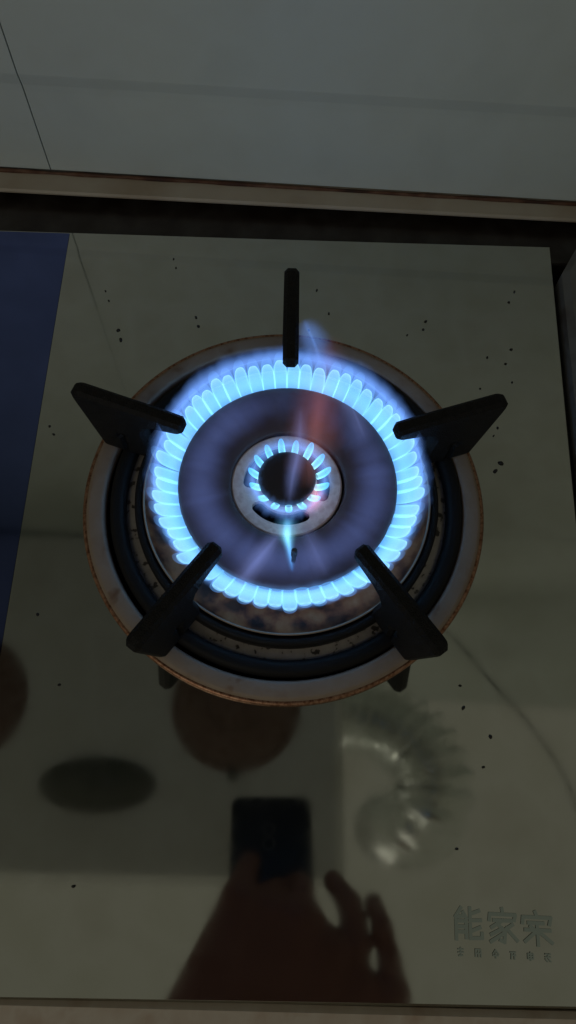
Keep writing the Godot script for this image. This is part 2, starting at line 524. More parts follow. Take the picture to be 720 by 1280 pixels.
func build_hob() -> void:
	var hob := thing("gas_hob", "olive mirror glass gas hob with a lit burner set in it", "gas hob")
	# glass panel with a round hole for the burner
	var corners := [Vector2(0.1735, -0.3446), Vector2(-0.62, -0.3434), Vector2(-0.62, 0.0767), Vector2(0.1585, 0.0772)]
	var s := Shape.new()
	var ctr := Vector2(TRIM_AT.x, TRIM_AT.z)
	var hole := 0.1045
	var angs := []
	for i in 128:
		angs.push_back(TAU * i / 128.0)
	for cpt in corners:
		angs.push_back(fposmod((cpt - ctr).angle(), TAU))
	angs.sort()
	var rim := []
	for an in angs:
		var d := Vector2(cos(an), sin(an))
		var far := ctr + d * 2.0
		var hit := far
		for i in 4:
			var h = Geometry2D.segment_intersects_segment(ctr, far, corners[i] + (corners[i] - corners[(i + 1) % 4]) * 1e-5, corners[(i + 1) % 4] + (corners[(i + 1) % 4] - corners[i]) * 1e-5)
			if h != null and (h - ctr).length() < (hit - ctr).length():
				hit = h
		rim.push_back([ctr + d * hole, hit, d])
	var bev := 0.0012
	for i in rim.size():
		var j := (i + 1) % rim.size()
		if (rim[i][1] - rim[j][1]).length() < 1e-6:
			continue
		var rows := []
		for k in [i, j]:
			var inn: Vector2 = rim[k][0]
			var out: Vector2 = rim[k][1]
			var d: Vector2 = rim[k][2]
			rows.push_back([Vector3(inn.x, -0.008, inn.y), Vector3(inn.x, 0, inn.y), Vector3(out.x - d.x * bev, 0, out.y - d.y * bev), Vector3(out.x, -bev, out.y), Vector3(out.x, -0.008, out.y)])
		var dn := Vector3(rim[i][2].x, 0, rim[i][2].y)
		s.flat([rows[0][0], rows[1][0], rows[1][1], rows[0][1]], -dn)
		s.flat([rows[0][1], rows[1][1], rows[1][2], rows[0][2]], Vector3.UP)
		s.flat([rows[0][2], rows[1][2], rows[1][3], rows[0][3]], Vector3.UP + dn)
		s.flat([rows[0][3], rows[1][3], rows[1][4], rows[0][4]], dn)
	put("glass_top", s.mesh(), M.glass, hob)
	# blue panel on the left
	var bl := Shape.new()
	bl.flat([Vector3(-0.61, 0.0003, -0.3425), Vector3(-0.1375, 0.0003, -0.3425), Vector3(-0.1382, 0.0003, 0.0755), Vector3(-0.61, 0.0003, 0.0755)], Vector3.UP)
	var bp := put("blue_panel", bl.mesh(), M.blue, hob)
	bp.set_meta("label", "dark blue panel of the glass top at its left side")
	# box under the glass
	var body := put("hob_body", box_mesh(Vector3(0.76, 0.022, 0.40), 0.002), M.black, hob)
	body.position = Vector3(-0.23, -0.0215, -0.134)
	# printed characters on the glass, in strokes of a square of side 1 (x right, y down)
	var glyphs := [
		[[.28, .0, .08, .3], [.08, .3, .42, .26], [.34, .14, .46, .34], [.1, .42, .1, 1.0], [.1, .42, .44, .42], [.44, .42, .44, .95], [.1, .6, .44, .6], [.1, .76, .44, .76], [.58, .0, .58, .4], [.58, .4, .95, .38], [.58, .2, .9, .08], [.58, .52, .58, .95], [.58, .95, .97, .93], [.58, .74, .92, .6], [.97, .93, .97, .78]],
		[[.5, -.05, .52, .1], [.08, .14, .95, .14], [.08, .14, .05, .34], [.95, .14, .9, .32], [.2, .33, .82, .33], [.5, .33, .12, .56], [.36, .46, .58, .7], [.58, .7, .54, 1.0], [.54, 1.0, .4, .94], [.5, .58, .1, .78], [.54, .72, .08, 1.0], [.85, .44, .6, .6], [.62, .56, .98, .94]],
		[[.45, -.02, .5, .1], [.03, .16, .98, .16], [.03, .16, .0, .36], [.98, .16, .92, .38], [.2, .34, .72, .34], [.08, .56, .94, .56], [.5, .36, .5, 1.03], [.48, .58, .06, .92], [.52, .58, .98, .94], [.26, .44, .36, .5]]]
	var lt := Shape.new()
	var axis_x := Vector3(0.0148, 0, 0.0004)
	var axis_z := Vector3(-0.0004, 0, 0.0128)
	for gi in 3:
		var o := Vector3(0.0848 + 0.0157 * gi, 0.0003, 0.0382 + 0.0007 * gi)
		for st in glyphs[gi]:
			stroke(lt, o, axis_x * 0.9, axis_z, st, 0.00078)
	var small := [
		[[.1, .2, .9, .2], [.5, 0, .5, 1], [.1, .6, .9, .55], [.2, 1, .8, .95]], [[.1, .1, .1, 1], [.1, .1, .9, .1], [.9, .1, .9, 1], [.1, .55, .9, .55], [.5, .1, .5, 1]],
		[[.5, 0, .1, .5], [.5, 0, .95, .5], [.1, .7, .9, .7], [.5, .4, .5, 1]], [[.1, .15, .9, .15], [.3, .15, .2, 1], [.4, .5, .9, .5], [.7, .3, .7, 1]],
		[[.1, .2, .9, .2], [.1, .2, .1, .8], [.9, .2, .9, .8], [.1, .5, .9, .5], [.1, .8, .9, .8], [.5, 0, .5, 1]], [[.1, .1, .4, .1], [.6, .1, .9, .1], [.1, .45, .9, .45], [.5, .2, .5, .6], [.1, .7, .4, 1], [.6, .7, .9, 1]]]
	for gi in 6:
		var o2 := Vector3(0.0858 + 0.0078 * gi, 0.0003, 0.0542 + 0.00035 * gi)
		for st in small[gi]:
			stroke(lt, o2, axis_x * 0.2, axis_z * 0.25, st, 0.0003)
	put("lettering", lt.mesh(), M.print, hob)


func stroke(s: Shape, o: Vector3, ax: Vector3, az: Vector3, st: Array, half: float) -> void:
	var p: Vector3 = o + ax * st[0] + az * st[1]
	var q: Vector3 = o + ax * st[2] + az * st[3]
	var d := (q - p).normalized()
	var w := Vector3(-d.z, 0, d.x) * half
	p -= d * half * 0.7
	q += d * half * 0.7
	# each stroke lies a hair above the one before
	var up := Vector3(0, 0.000003 * (s.v.size() / 4), 0)
	s.flat([p - w + up, q - w + up, q + w + up, p + w + up], Vector3.UP)


func build_tray() -> void:
	var t := thing("drip_tray", "round steel drip tray with a wide stained rim around the burner", "drip tray", TRIM_AT)
	put("outer_bead", lathe([Vector2(0.1094, 0.0004), Vector2(0.1099, 0.0010), Vector2(0.1099, 0.0019), Vector2(0.1093, 0.0026), Vector2(0.1084, 0.0029), Vector2(0.1076, 0.0027)], 160), M.bead, t)
	put("trim_ring", lathe([Vector2(0.1078, 0.0028), Vector2(0.1070, 0.0039), Vector2(0.1056, 0.0044), Vector2(0.1000, 0.0050), Vector2(0.0986, 0.0047), Vector2(0.0978, 0.0036), Vector2(0.0972, -0.003)], 160), M.steel, t)
	var off := BURNER_AT - TRIM_AT
	put("tray_wall", lathe([Vector2(0.0973, 0.0), Vector2(0.0968, -0.006), Vector2(0.0930, -0.008), Vector2(0.0860, -0.008)], 128), M.enamel, t)
	var tr := put("trough", lathe([Vector2(0.0905, -0.0085), Vector2(0.0890, -0.0005), Vector2(0.0875, 0.0014), Vector2(0.0850, 0.0018), Vector2(0.0815, 0.0016), Vector2(0.0795, 0.0022), Vector2(0.0785, 0.008)], 160), M.trough, t)
	tr.position = off
	var rr := put("raised_rim", lathe(oval(0.0765, 0.0132, 0.0006, 0.0008), 160, true), M.steel, t)
	rr.position = off
	var dish := put("dish", lathe([Vector2(0.0762, 0.0130), Vector2(0.0755, 0.0095), Vector2(0.0735, 0.0062), Vector2(0.0690, 0.0046), Vector2(0.0600, 0.0036), Vector2(0.0520, 0.0030), Vector2(0.0400, 0.0026), Vector2(0.001, 0.0026)], 128), M.dish, t)
	dish.position = off


func oval(r: float, h: float, a: float, b: float, n := 12) -> Array:
	var out := []
	for i in n:
		var an := -TAU * i / n
		out.push_back(Vector2(r + a * cos(an), h + b * sin(an)))
	return out


func soft_rect(r0: float, r1: float, h0: float, h1: float, b: float) -> Array:
	# clockwise in (radius, height), so that lathe normals point outward
	var out := []
	var cs := [[r1 - b, h1 - b, PI / 2], [r1 - b, h0 + b, 0.0], [r0 + b, h0 + b, -PI / 2], [r0 + b, h1 - b, PI]]
	for c in cs:
		for i in 5:
			var an: float = c[2] - PI / 8 * i
			out.push_back(Vector2(c[0] + b * cos(an), c[1] + b * sin(an)))
	return out


func build_burner() -> void:
	var b := thing("outer_burner", "dark flat burner cap ringed by blue flames", "burner", BURNER_AT)
	put("burner_base", lathe([Vector2(0.0548, 0.0215), Vector2(0.0510, 0.0185), Vector2(0.0500, 0.0060), Vector2(0.0480, 0.0030)], 96), M.capdark, b)
	# cap: gently domed annulus
	var cp := [Vector2(0.0296, 0.014), Vector2(0.0295, 0.0252), Vector2(0.0298, 0.0263), Vector2(0.0306, 0.0269), Vector2(0.0350, 0.0277), Vector2(0.0440, 0.0285), Vector2(0.0525, 0.0284), Vector2(0.0556, 0.0281), Vector2(0.0567, 0.0275), Vector2(0.0570, 0.0265), Vector2(0.0568, 0.0245), Vector2(0.0562, 0.0238)]
	cp.reverse()
	put("burner_cap", lathe(cp, 160), M.cap, b)
	# notched crown under the cap: one port for each flame
	var s := Shape.new()
	for i in 57:
		var a := TAU * (i + 0.5) / 57.0
		var hw := 0.030
		add_lathe(s, [Vector2(0.0562, 0.0238), Vector2(0.0563, 0.0195), Vector2(0.0540, 0.0188)], 2, false, a - hw, a + hw)
	put("port_crown", s.mesh(), M.brass, b)
	# probe standing through the cap
	var pr := Shape.new()
	add_lathe(pr, [Vector2(0.0001, 0.0490), Vector2(0.0010, 0.0486), Vector2(0.0015, 0.0472), Vector2(0.0015, 0.0410), Vector2(0.0011, 0.0385), Vector2(0.0011, 0.020)], 16)
	var pin := put("flame_probe", pr.mesh(), M.pin, b)
	pin.position = Vector3(0.0034, 0, 0.0440)

	var n := thing("inner_burner", "pale metal inner burner ring with three curved slots and a dark round cap", "burner", BURNER_AT + Vector3(-0.0006, 0, 0.0))
	var rs := Shape.new()
	var seg := 240
	var r_in := 0.0120
	var r_out := 0.0289
	var top := 0.0252
	var deep := 0.0218
	var bridges := [deg_to_rad(82.0), deg_to_rad(200.0), deg_to_rad(320.0)]
	var slot := []
	for k in seg + 1:
		var a := TAU * k / seg
		var gap := 9.0
		for br in bridges:
			gap = minf(gap, absf(angle_difference(a, br)))
		var into := (gap - deg_to_rad(13.0)) * 0.0193       # metres into the slot from its end
		var half := 0.0034
		if into <= 0.0:
			slot.push_back(0.0)
		elif into < half:
			slot.push_back(sqrt(half * half - (half - into) * (half - into)))
		else:
			slot.push_back(half)
	var mid := 0.0193
	for k in seg:
		for part in [[r_in, -1.0], [r_out, 1.0]]:
			var q := []
			for kk: int in [k, k + 1]:
				var a := TAU * kk / seg
				var d := Vector3(cos(a), 0, -sin(a))
				var e: float = part[0]
				var edge: float = e - part[1] * 0.0008
				q.push_back([d * (mid + part[1] * slot[kk]) + Vector3.UP * deep, d * (mid + part[1] * slot[kk]) + Vector3.UP * top, d * edge + Vector3.UP * top, d * e + Vector3.UP * (top - 0.0008), d * e + Vector3.UP * (deep - 0.006), d])
			var dd: Vector3 = q[0][5] * part[1]
			if slot[k] + slot[k + 1] > 0.0:
				rs.flat([q[0][0], q[1][0], q[1][1], q[0][1]], -dd)
			rs.flat([q[0][1], q[1][1], q[1][2], q[0][2]], Vector3.UP)
			rs.flat([q[0][2], q[1][2], q[1][3], q[0][3]], Vector3.UP + dd)
			rs.flat([q[0][3], q[1][3], q[1][4], q[0][4]], dd)
	put("slotted_ring", rs.mesh(), M.ring, n)
	put("well", lathe([Vector2(0.0286, 0.019), Vector2(0.0280, 0.008), Vector2(0.0005, 0.0078)], 64), M.black, n)
	put("burner_neck", lathe([Vector2(0.0130, 0.0312), Vector2(0.0128, 0.009)], 64), M.brass, n)
	put("inner_cap", lathe([Vector2(0.0002, 0.0352), Vector2(0.0085, 0.0351), Vector2(0.0128, 0.0347), Vector2(0.0143, 0.0341), Vector2(0.0148, 0.0333), Vector2(0.0148, 0.0318), Vector2(0.0130, 0.0310)], 96), M.capdark, n)


func build_support() -> void:
	var p := thing("pan_support", "black cast iron pan support with five arms over the flames", "pan support", BURNER_AT)
	put("outer_ring", lathe(soft_rect(0.0876, 0.0962, -0.0030, 0.0072, 0.0034), 160, true), M.enamel, p)
	put("inner_ring", lathe(soft_rect(0.0770, 0.0820, 0.0020, 0.0118, 0.0022), 160, true), M.enamel, p)
	# one arm in (radius, height), a small hole cut through it by a slit
	var o := [Vector2(0.0550, 0.0510), Vector2(0.0552, 0.0550), Vector2(0.0565, 0.0566), Vector2(0.0720, 0.0574), Vector2(0.1110, 0.0576), Vector2(0.1140, 0.0564), Vector2(0.1158, 0.0535), Vector2(0.1152, 0.0490), Vector2(0.1095, 0.0180), Vector2(0.1075, 0.0075), Vector2(0.1055, 0.0058)]
	var hole_at := Vector2(0.0925, 0.0240)
	o.append_array([Vector2(0.0926, 0.0058)])
	for i in 9:
		var a := -PI / 2 + 0.12 + (TAU - 0.24) * i / 8.0
		o.push_back(hole_at + Vector2(cos(a), sin(a)) * 0.0022)
	o.append_array([Vector2(0.0924, 0.0058), Vector2(0.0775, 0.0070), Vector2(0.0765, 0.0120), Vector2(0.0790, 0.0350), Vector2(0.0760, 0.0415), Vector2(0.0710, 0.0445), Vector2(0.0590, 0.0475), Vector2(0.0562, 0.0487)])
	var arm := plate(PackedVector2Array(o), 0.0082, 0.0019)
	for d in [90.3, 18.8, -52.8, -126.1, 161.4]:
		var x := put("arm", arm, M.iron, p)
		x.rotation.y = deg_to_rad(d)


func build_flames() -> void:
	# outer ring: petals that start at the port, lean out and curl upward
	var fl := thing("outer_flame_ring", "wide ring of blue gas flames around the dark burner cap", "flame", BURNER_AT)
	var kinds := []
	for k in 5:
		var s := Shape.new()
		# the bright inner cone, then the dimmer blue mantle that reaches further
		for part in 2:
			var path := []
			var rad := []
			var reach: float = [0.0116, 0.0134][part] + 0.0005 * (k - 2)
			var rise: float = [0.0125, 0.0175][part] + 0.0009 * (k % 3 - 1)
			for i in 17:
				var u := i / 16.0
				path.push_back(Vector3(0.0563 + reach * (1.0 - pow(1.0 - u, 1.6)), 0.0232 + rise * pow(u, 1.25), 0.0005 * sin(u * 3.0 + k) * u))
				rad.push_back([0.0035, 0.0038][part] * sqrt(maxf(0.0, 1.0 - pow(u, [5.0, 4.0][part]))) * (0.93 + 0.07 * sin(PI * u)) + 0.00003)
			add_tube(s, path, rad, Vector3(0, 0, 1), [0.48, 0.60][part], 20, ["petal", "soft"][part], 1.0, [0.0, 0.55][part], [0.45, 1.0][part])
		kinds.push_back(s.mesh())
	for i in 57:
		var f := put("flame", kinds[rng.randi() % 5], M.flame, fl)
		f.rotation.y = TAU * i / 57.0 + rng.randf_range(-0.008, 0.008)
		f.scale = Vector3(1, rng.randf_range(0.93, 1.07), rng.randf_range(0.97, 1.06))
		f.scale.x = rng.randf_range(0.988, 1.014)
	# soft outer mantle: thin flared sheets of gas that fade out at both edges
	var hs := Shape.new()
	for k in 5:
		var lean := deg_to_rad([38.0, 60.0, 80.0, 100.0, 125.0][k])
		add_veil(hs, Vector2([0.0668, 0.0645, 0.0655, 0.0672, 0.0650][k], [0.0405, 0.0430, 0.0450, 0.0420, 0.0440][k]), Vector2(cos(lean), sin(lean)), [0.0080, 0.0100, 0.0120, 0.0105, 0.0085][k], 0.088, 3.0 * k)
	put("flame_halo", hs.mesh(), M.halo, fl)
	# where neighbouring flames run together at their roots
	var fs := Shape.new()
	for k in 2:
		add_veil(fs, Vector2(0.0615 + 0.002 * k, 0.0285 + 0.002 * k), Vector2(cos(0.75), sin(0.75)), 0.0100 + 0.001 * k, 0.075, 40.0 + 5.0 * k)
	put("flame_skirt", fs.mesh(), M.skirt, fl)
	# blue flame light on the cap, put in as glowing sheets, faintest back right
	var vs := Shape.new()
	for k in 3:
		var lean := deg_to_rad([-4.0, 5.0, 14.0][k])
		add_veil(vs, Vector2(0.0445, 0.0310 + 0.002 * k), Vector2(cos(lean), sin(lean)), 0.0165 - 0.001 * k, 0.056, 5.0 + 3.0 * k, deg_to_rad(75.0))
	put("flame_glow_veil", vs.mesh(), M.cap_glow, fl)
	for i in 6:
		var l := OmniLight3D.new()
		l.name = "flame_light_%d" % i
		l.light_color = Color(0.35, 0.6, 1.0)
		l.light_energy = 0.00003
		l.light_size = 0.012
		l.omni_range = 3.0
		l.omni_attenuation = 2.0
		l.shadow_enabled = true
		var a := TAU * (i + 0.5) / 6.0
		fl.add_child(l)
		l.position = Vector3(cos(a) * 0.0675, 0.046, -sin(a) * 0.0675)

	# small ring round the inner cap
	var fi := thing("inner_flame_ring", "small ring of pointed blue flames around the inner burner cap", "flame", BURNER_AT + Vector3(0.0002, 0, 0))
	var ss := Shape.new()
	var sp := []
	var sr := []
	for i in 13:
		var u := i / 12.0
		sp.push_back(Vector3(0.0138 + 0.0060 * (1.0 - pow(1.0 - u, 1.5)), 0.0300 + 0.0092 * pow(u, 1.2), 0))
		sr.push_back(0.0021 * pow(maxf(0.0, 1.0 - pow(u, 2.2)), 0.7) * (0.72 + 0.5 * u) + 0.00003)
	add_tube(ss, sp, sr, Vector3(0, 0, 1), 0.85, 14, "point")
	var small := ss.mesh()
	for i in 15:
		var f := put("flame", small, M.small_flame, fi)
		f.rotation.y = TAU * (i + 0.3) / 15.0
		f.scale = Vector3(1, 1, 1) * rng.randf_range(0.97, 1.06)

	# its soft glow
	var gs := Shape.new()
	for k in 4:
		var lean := deg_to_rad(15.0 + 45.0 * k)
		add_veil(gs, Vector2(0.0185, 0.0335), Vector2(cos(lean), sin(lean)), 0.0072, 0.075, 2.0 * k)
	put("flame_halo", gs.mesh(), M.halo, fi)

	# tongues and wisps over the cap
	wisp("flame_tongue", "thin bright blue flame tongue below the inner burner", M.pilot, [Vector3(0.0006, 0.028, 0.0195), Vector3(0.0000, 0.030, 0.0290), Vector3(0.0012, 0.031, 0.0370), Vector3(0.0030, 0.032, 0.0500)], [0.0050, 0.0032, 0.0020, 0.0012], 0.24)
	wisp("flame_wisp", "pale blue flame streak running down left from the inner burner", M.wisp, [Vector3(-0.0025, 0.029, 0.0270), Vector3(-0.0135, 0.034, 0.0440), Vector3(-0.0250, 0.036, 0.0610)], [0.0030, 0.0052, 0.0064], 0.13)
	wisp("flame_wisp", "pale blue flame streak spreading down right from the inner burner", M.wisp, [Vector3(0.008, 0.029, 0.0240), Vector3(0.0135, 0.033, 0.0380), Vector3(0.0190, 0.035, 0.0530)], [0.0035, 0.0060, 0.0070], 0.06)
	wisp("flame_wisp", "pale grey flame streak across the dark inner cap", M.wisp, [Vector3(0.0006, 0.0360, 0.0150), Vector3(0.0020, 0.043, 0.0040), Vector3(0.0046, 0.051, -0.008), Vector3(0.0050, 0.062, -0.026)], [0.0024, 0.0036, 0.0042, 0.0036], 0.12)
	wisp("flame_wisp", "faint blue flame streak at the right side of the burner cap", M.wisp, [Vector3(0.024, 0.031, -0.058), Vector3(0.0325, 0.037, -0.041), Vector3(0.0390, 0.041, -0.018)], [0.0034, 0.0052, 0.0044], 0.08)
	wisp("flame_wisp", "violet flame wisp licking up beside the back pan support arm", M.halo, [Vector3(0.016, 0.038, -0.064), Vector3(0.013, 0.046, -0.071), Vector3(0.009, 0.052, -0.077), Vector3(0.006, 0.055, -0.082)], [0.0060, 0.0075, 0.0060, 0.0030], 0.065)
	wisp("pink_flame", "orange pink flame tongue at the right of the inner burner", M.pink, [Vector3(0.0125, 0.029, 0.0000), Vector3(0.0150, 0.033, 0.0080), Vector3(0.0135, 0.035, 0.0140), Vector3(0.0085, 0.036, 0.0215)], [0.0020, 0.0036, 0.0038, 0.0020], 0.17)
	wisp("pink_flame", "faint red flame plume drifting up behind the inner burner", M.pink, [Vector3(0.0105, 0.036, 0.010), Vector3(0.0125, 0.050, -0.016), Vector3(0.0150, 0.062, -0.034), Vector3(0.0200, 0.080, -0.058)], [0.0095, 0.0130, 0.0120, 0.009], 0.030)


func add_veil(s: Shape, at: Vector2, along: Vector2, reach: float, alpha: float, sd: float, gap := 99.0) -> void:
	# a flared ring of thin glow through (radius, height) at, running along a slope
	var base := s.v.size()
	var across := Vector2(-along.y, along.x)
	for i in 181:
		var th := TAU * i / 180.0
		var c := Vector2(cos(th), sin(th))
		var lively := 1.0 + 0.35 * noise.get_noise_3d(c.x * 2.5, c.y * 2.5, sd) + 0.18 * noise.get_noise_3d(c.x * 9.0, c.y * 9.0, sd)
		var share_here := 1.0 if gap > 90.0 else 1.0 - 0.85 * exp(-pow(angle_difference(th, gap) / 0.75, 2.0)) + 0.5 * noise.get_noise_3d(c.x * 4.0, c.y * 4.0, sd + 9.0)
		for j in 15:
			var t := (j - 7) / 7.0
			var p := at + along * (t * reach * lively)
			s.vert(Vector3(p.x * c.x, p.y, -p.x * c.y), Vector3(across.x * c.x, across.y, -across.x * c.y), Vector2(0.5, 0.5), Color(1, 1, 1, clampf(alpha * pow(cos(t * PI / 2), 2.5) * lively * share_here, 0.0, 1.0)))
	for i in 180:
		for j in 14:
			var a := base + i * 15 + j
			s.quad(a, a + 1, a + 16, a + 15)


func wisp(called: String, label: String, m: Material, keys: Array, radii: Array, alpha: float) -> void:
	# three crossed sheets of thin gas along the path, fading out at their edges
	var s := Shape.new()
	var path := smooth_path(keys, 24)
	for k in 3:
		var base := s.v.size()
		for i in 25:
			var d: Vector3 = (path[mini(i + 1, 24)] - path[maxi(i - 1, 0)]).normalized()
			var b0 := Vector3(0.97, 0.1, 0.2).cross(d).normalized()
			var b := b0.rotated(d, PI * k / 3.0 + 0.4)
			var u := i / 24.0 * (radii.size() - 1)
			var q := mini(int(u), radii.size() - 2)
			var r := lerpf(radii[q], radii[q + 1], u - q) * 2.0
			for j in 13:
				var t := (j - 6) / 6.0
				var dense := pow(cos(t * PI / 2), 3.0) * pow(sin(PI * i / 24.0), 1.2)
				s.vert(path[i] + b * (t * r * (1.0 + 0.12 * noise.get_noise_2d(i * 0.25, k * 5.0 + keys[0].x * 900.0))), b.cross(d), Vector2(i / 24.0, 0.5), Color(1, 1, 1, clampf(alpha * dense, 0.0, 1.0)))
		for i in 24:
			for j in 12:
				var a := base + i * 13 + j
				s.quad(a, a + 1, a + 14, a + 13)
	# stands at the burner's centre
	var o := put(called, s.mesh(), m)
	o.position = BURNER_AT
	tag(o, label, "flame", "flame wisps over the burner cap")


func build_above() -> void:
	# range hood over the hob, seen in the glass
	var h := thing("range_hood", "grey range hood with two greasy round fan inlets, mirrored in the glass", "range hood", Vector3(-0.35, 0.70, -0.153))
	var body := put("hood_body", box_mesh(Vector3(0.904, 0.14, 0.486), 0.012), M.hood, h)
	body.position = Vector3(0, 0.07, 0)
	for x in [0.300, -0.085]:
		var g := Shape.new()
		add_lathe(g, [Vector2(0.0005, -0.030), Vector2(0.012, -0.029), Vector2(0.030, -0.024), Vector2(0.060, -0.012), Vector2(0.086, -0.003), Vector2(0.093, 0.001)], 64)
		var gp := put("fan_inlet", g.mesh(), M.grease, h)
		gp.position = Vector3(x, 0, 0.012)
		for k in [1, 4]:
			put("inlet_ring", lathe(oval(0.024 + 0.015 * k, -0.0265 + 0.0058 * k, 0.0020, 0.0020, 8), 64, true), M.grease, gp)
		var nub := SphereMesh.new()
		nub.radius = 0.008
		nub.height = 0.016
		nub.radial_segments = 24
		nub.rings = 12
		var nb := put("oil_nub", nub, M.lens, gp)
		nb.position = Vector3(0, -0.006, 0.095)
	var ov := Shape.new()
	var base := ov.vert(Vector3(0, -0.012, 0), Vector3.DOWN)
	for ringk in [[0.75, -0.011], [0.93, -0.007], [1.0, 0.001]]:
		for i in 49:
			var a := TAU * i / 48.0
			ov.vert(Vector3(cos(a) * 0.080 * ringk[0], ringk[1], sin(a) * 0.036 * ringk[0]), Vector3(cos(a) * ringk[0] * ringk[0], -1.2 + ringk[0], sin(a) * ringk[0] * ringk[0]))
	for i in 48:
		ov.tri(base, base + 1 + i, base + 2 + i)
		for k in 2:
			var q := base + 1 + k * 49 + i
			ov.quad(q, q + 1, q + 50, q + 49)
	var lp := put("lamp_cover", ov.mesh(), M.lens, h)
	lp.position = Vector3(0.117, 0, 0.122)

	# flexible foil duct beside the hood
	var d := Shape.new()
	var path := smooth_path([Vector3(0.02, 1.02, -0.17), Vector3(0.12, 1.02, -0.17), Vector3(0.20, 1.01, -0.155), Vector3(0.265, 0.990, -0.112), Vector3(0.288, 0.985, -0.050), Vector3(0.272, 1.010, 0.000), Vector3(0.262, 1.14, 0.022), Vector3(0.27, 1.5, 0.03)], 260)
	var rad := []
	var run := 0.0
	for i in path.size():
		if i:
			run += (path[i] - path[i - 1]).length()
		rad.push_back(0.062 + 0.0075 * sin(run * TAU / 0.0225) * (1.0 + 0.6 * noise.get_noise_1d(run * 25.0)) + 0.004 * noise.get_noise_1d(run * 40.0))
	add_tube(d, path, rad, Vector3(0.3, 1, 0.2), 1.0, 40)
	for i in d.v.size():
		# crumpled foil
		var ctr: Vector3 = path[i / 41]
		var out := (d.v[i] - ctr).normalized()
		var w := d.v[i] * 55.0
		d.v[i] += out * (0.0055 * noise.get_noise_3d(w.x, w.y, w.z) + 0.003 * noise.get_noise_3d(w.x * 3.1, w.y * 3.1, w.z * 3.1))
	var dn := Shape.new()
	dn.v = d.v
	dn.uv = d.uv
	dn.c = d.c
	dn.ix = d.ix
	dn.n.resize(d.v.size())
	for i in range(0, d.ix.size(), 3):
		var f := (d.v[d.ix[i + 2]] - d.v[d.ix[i]]).cross(d.v[d.ix[i + 1]] - d.v[d.ix[i]])
		for k in 3:
			dn.n[d.ix[i + k]] += f
	for i in dn.n.size():
		dn.n[i] = dn.n[i].normalized() if dn.n[i].length() > 1e-12 else Vector3.UP
	var du := put("exhaust_duct", dn.mesh(), M.foil)
	tag(du, "corrugated silver foil duct curving out beside the hood, mirrored in the glass", "duct")

	# hanging cable
	var cs := Shape.new()
	var cp := smooth_path([Vector3(0.285, 1.02, -0.36), Vector3(0.335, 0.99, -0.31), Vector3(0.40, 0.97, -0.22), Vector3(0.45, 0.95, -0.15), Vector3(0.495, 0.93, -0.06), Vector3(0.52, 0.92, 0.05)], 40)
	var cr := []
	for i in 41:
		cr.push_back(0.0024)
	add_tube(cs, cp, cr, Vector3.UP, 1.0, 8)
	tag(put("cable", cs.mesh(), M.cable), "thin dark cable hanging in a curve right of the duct", "cable")


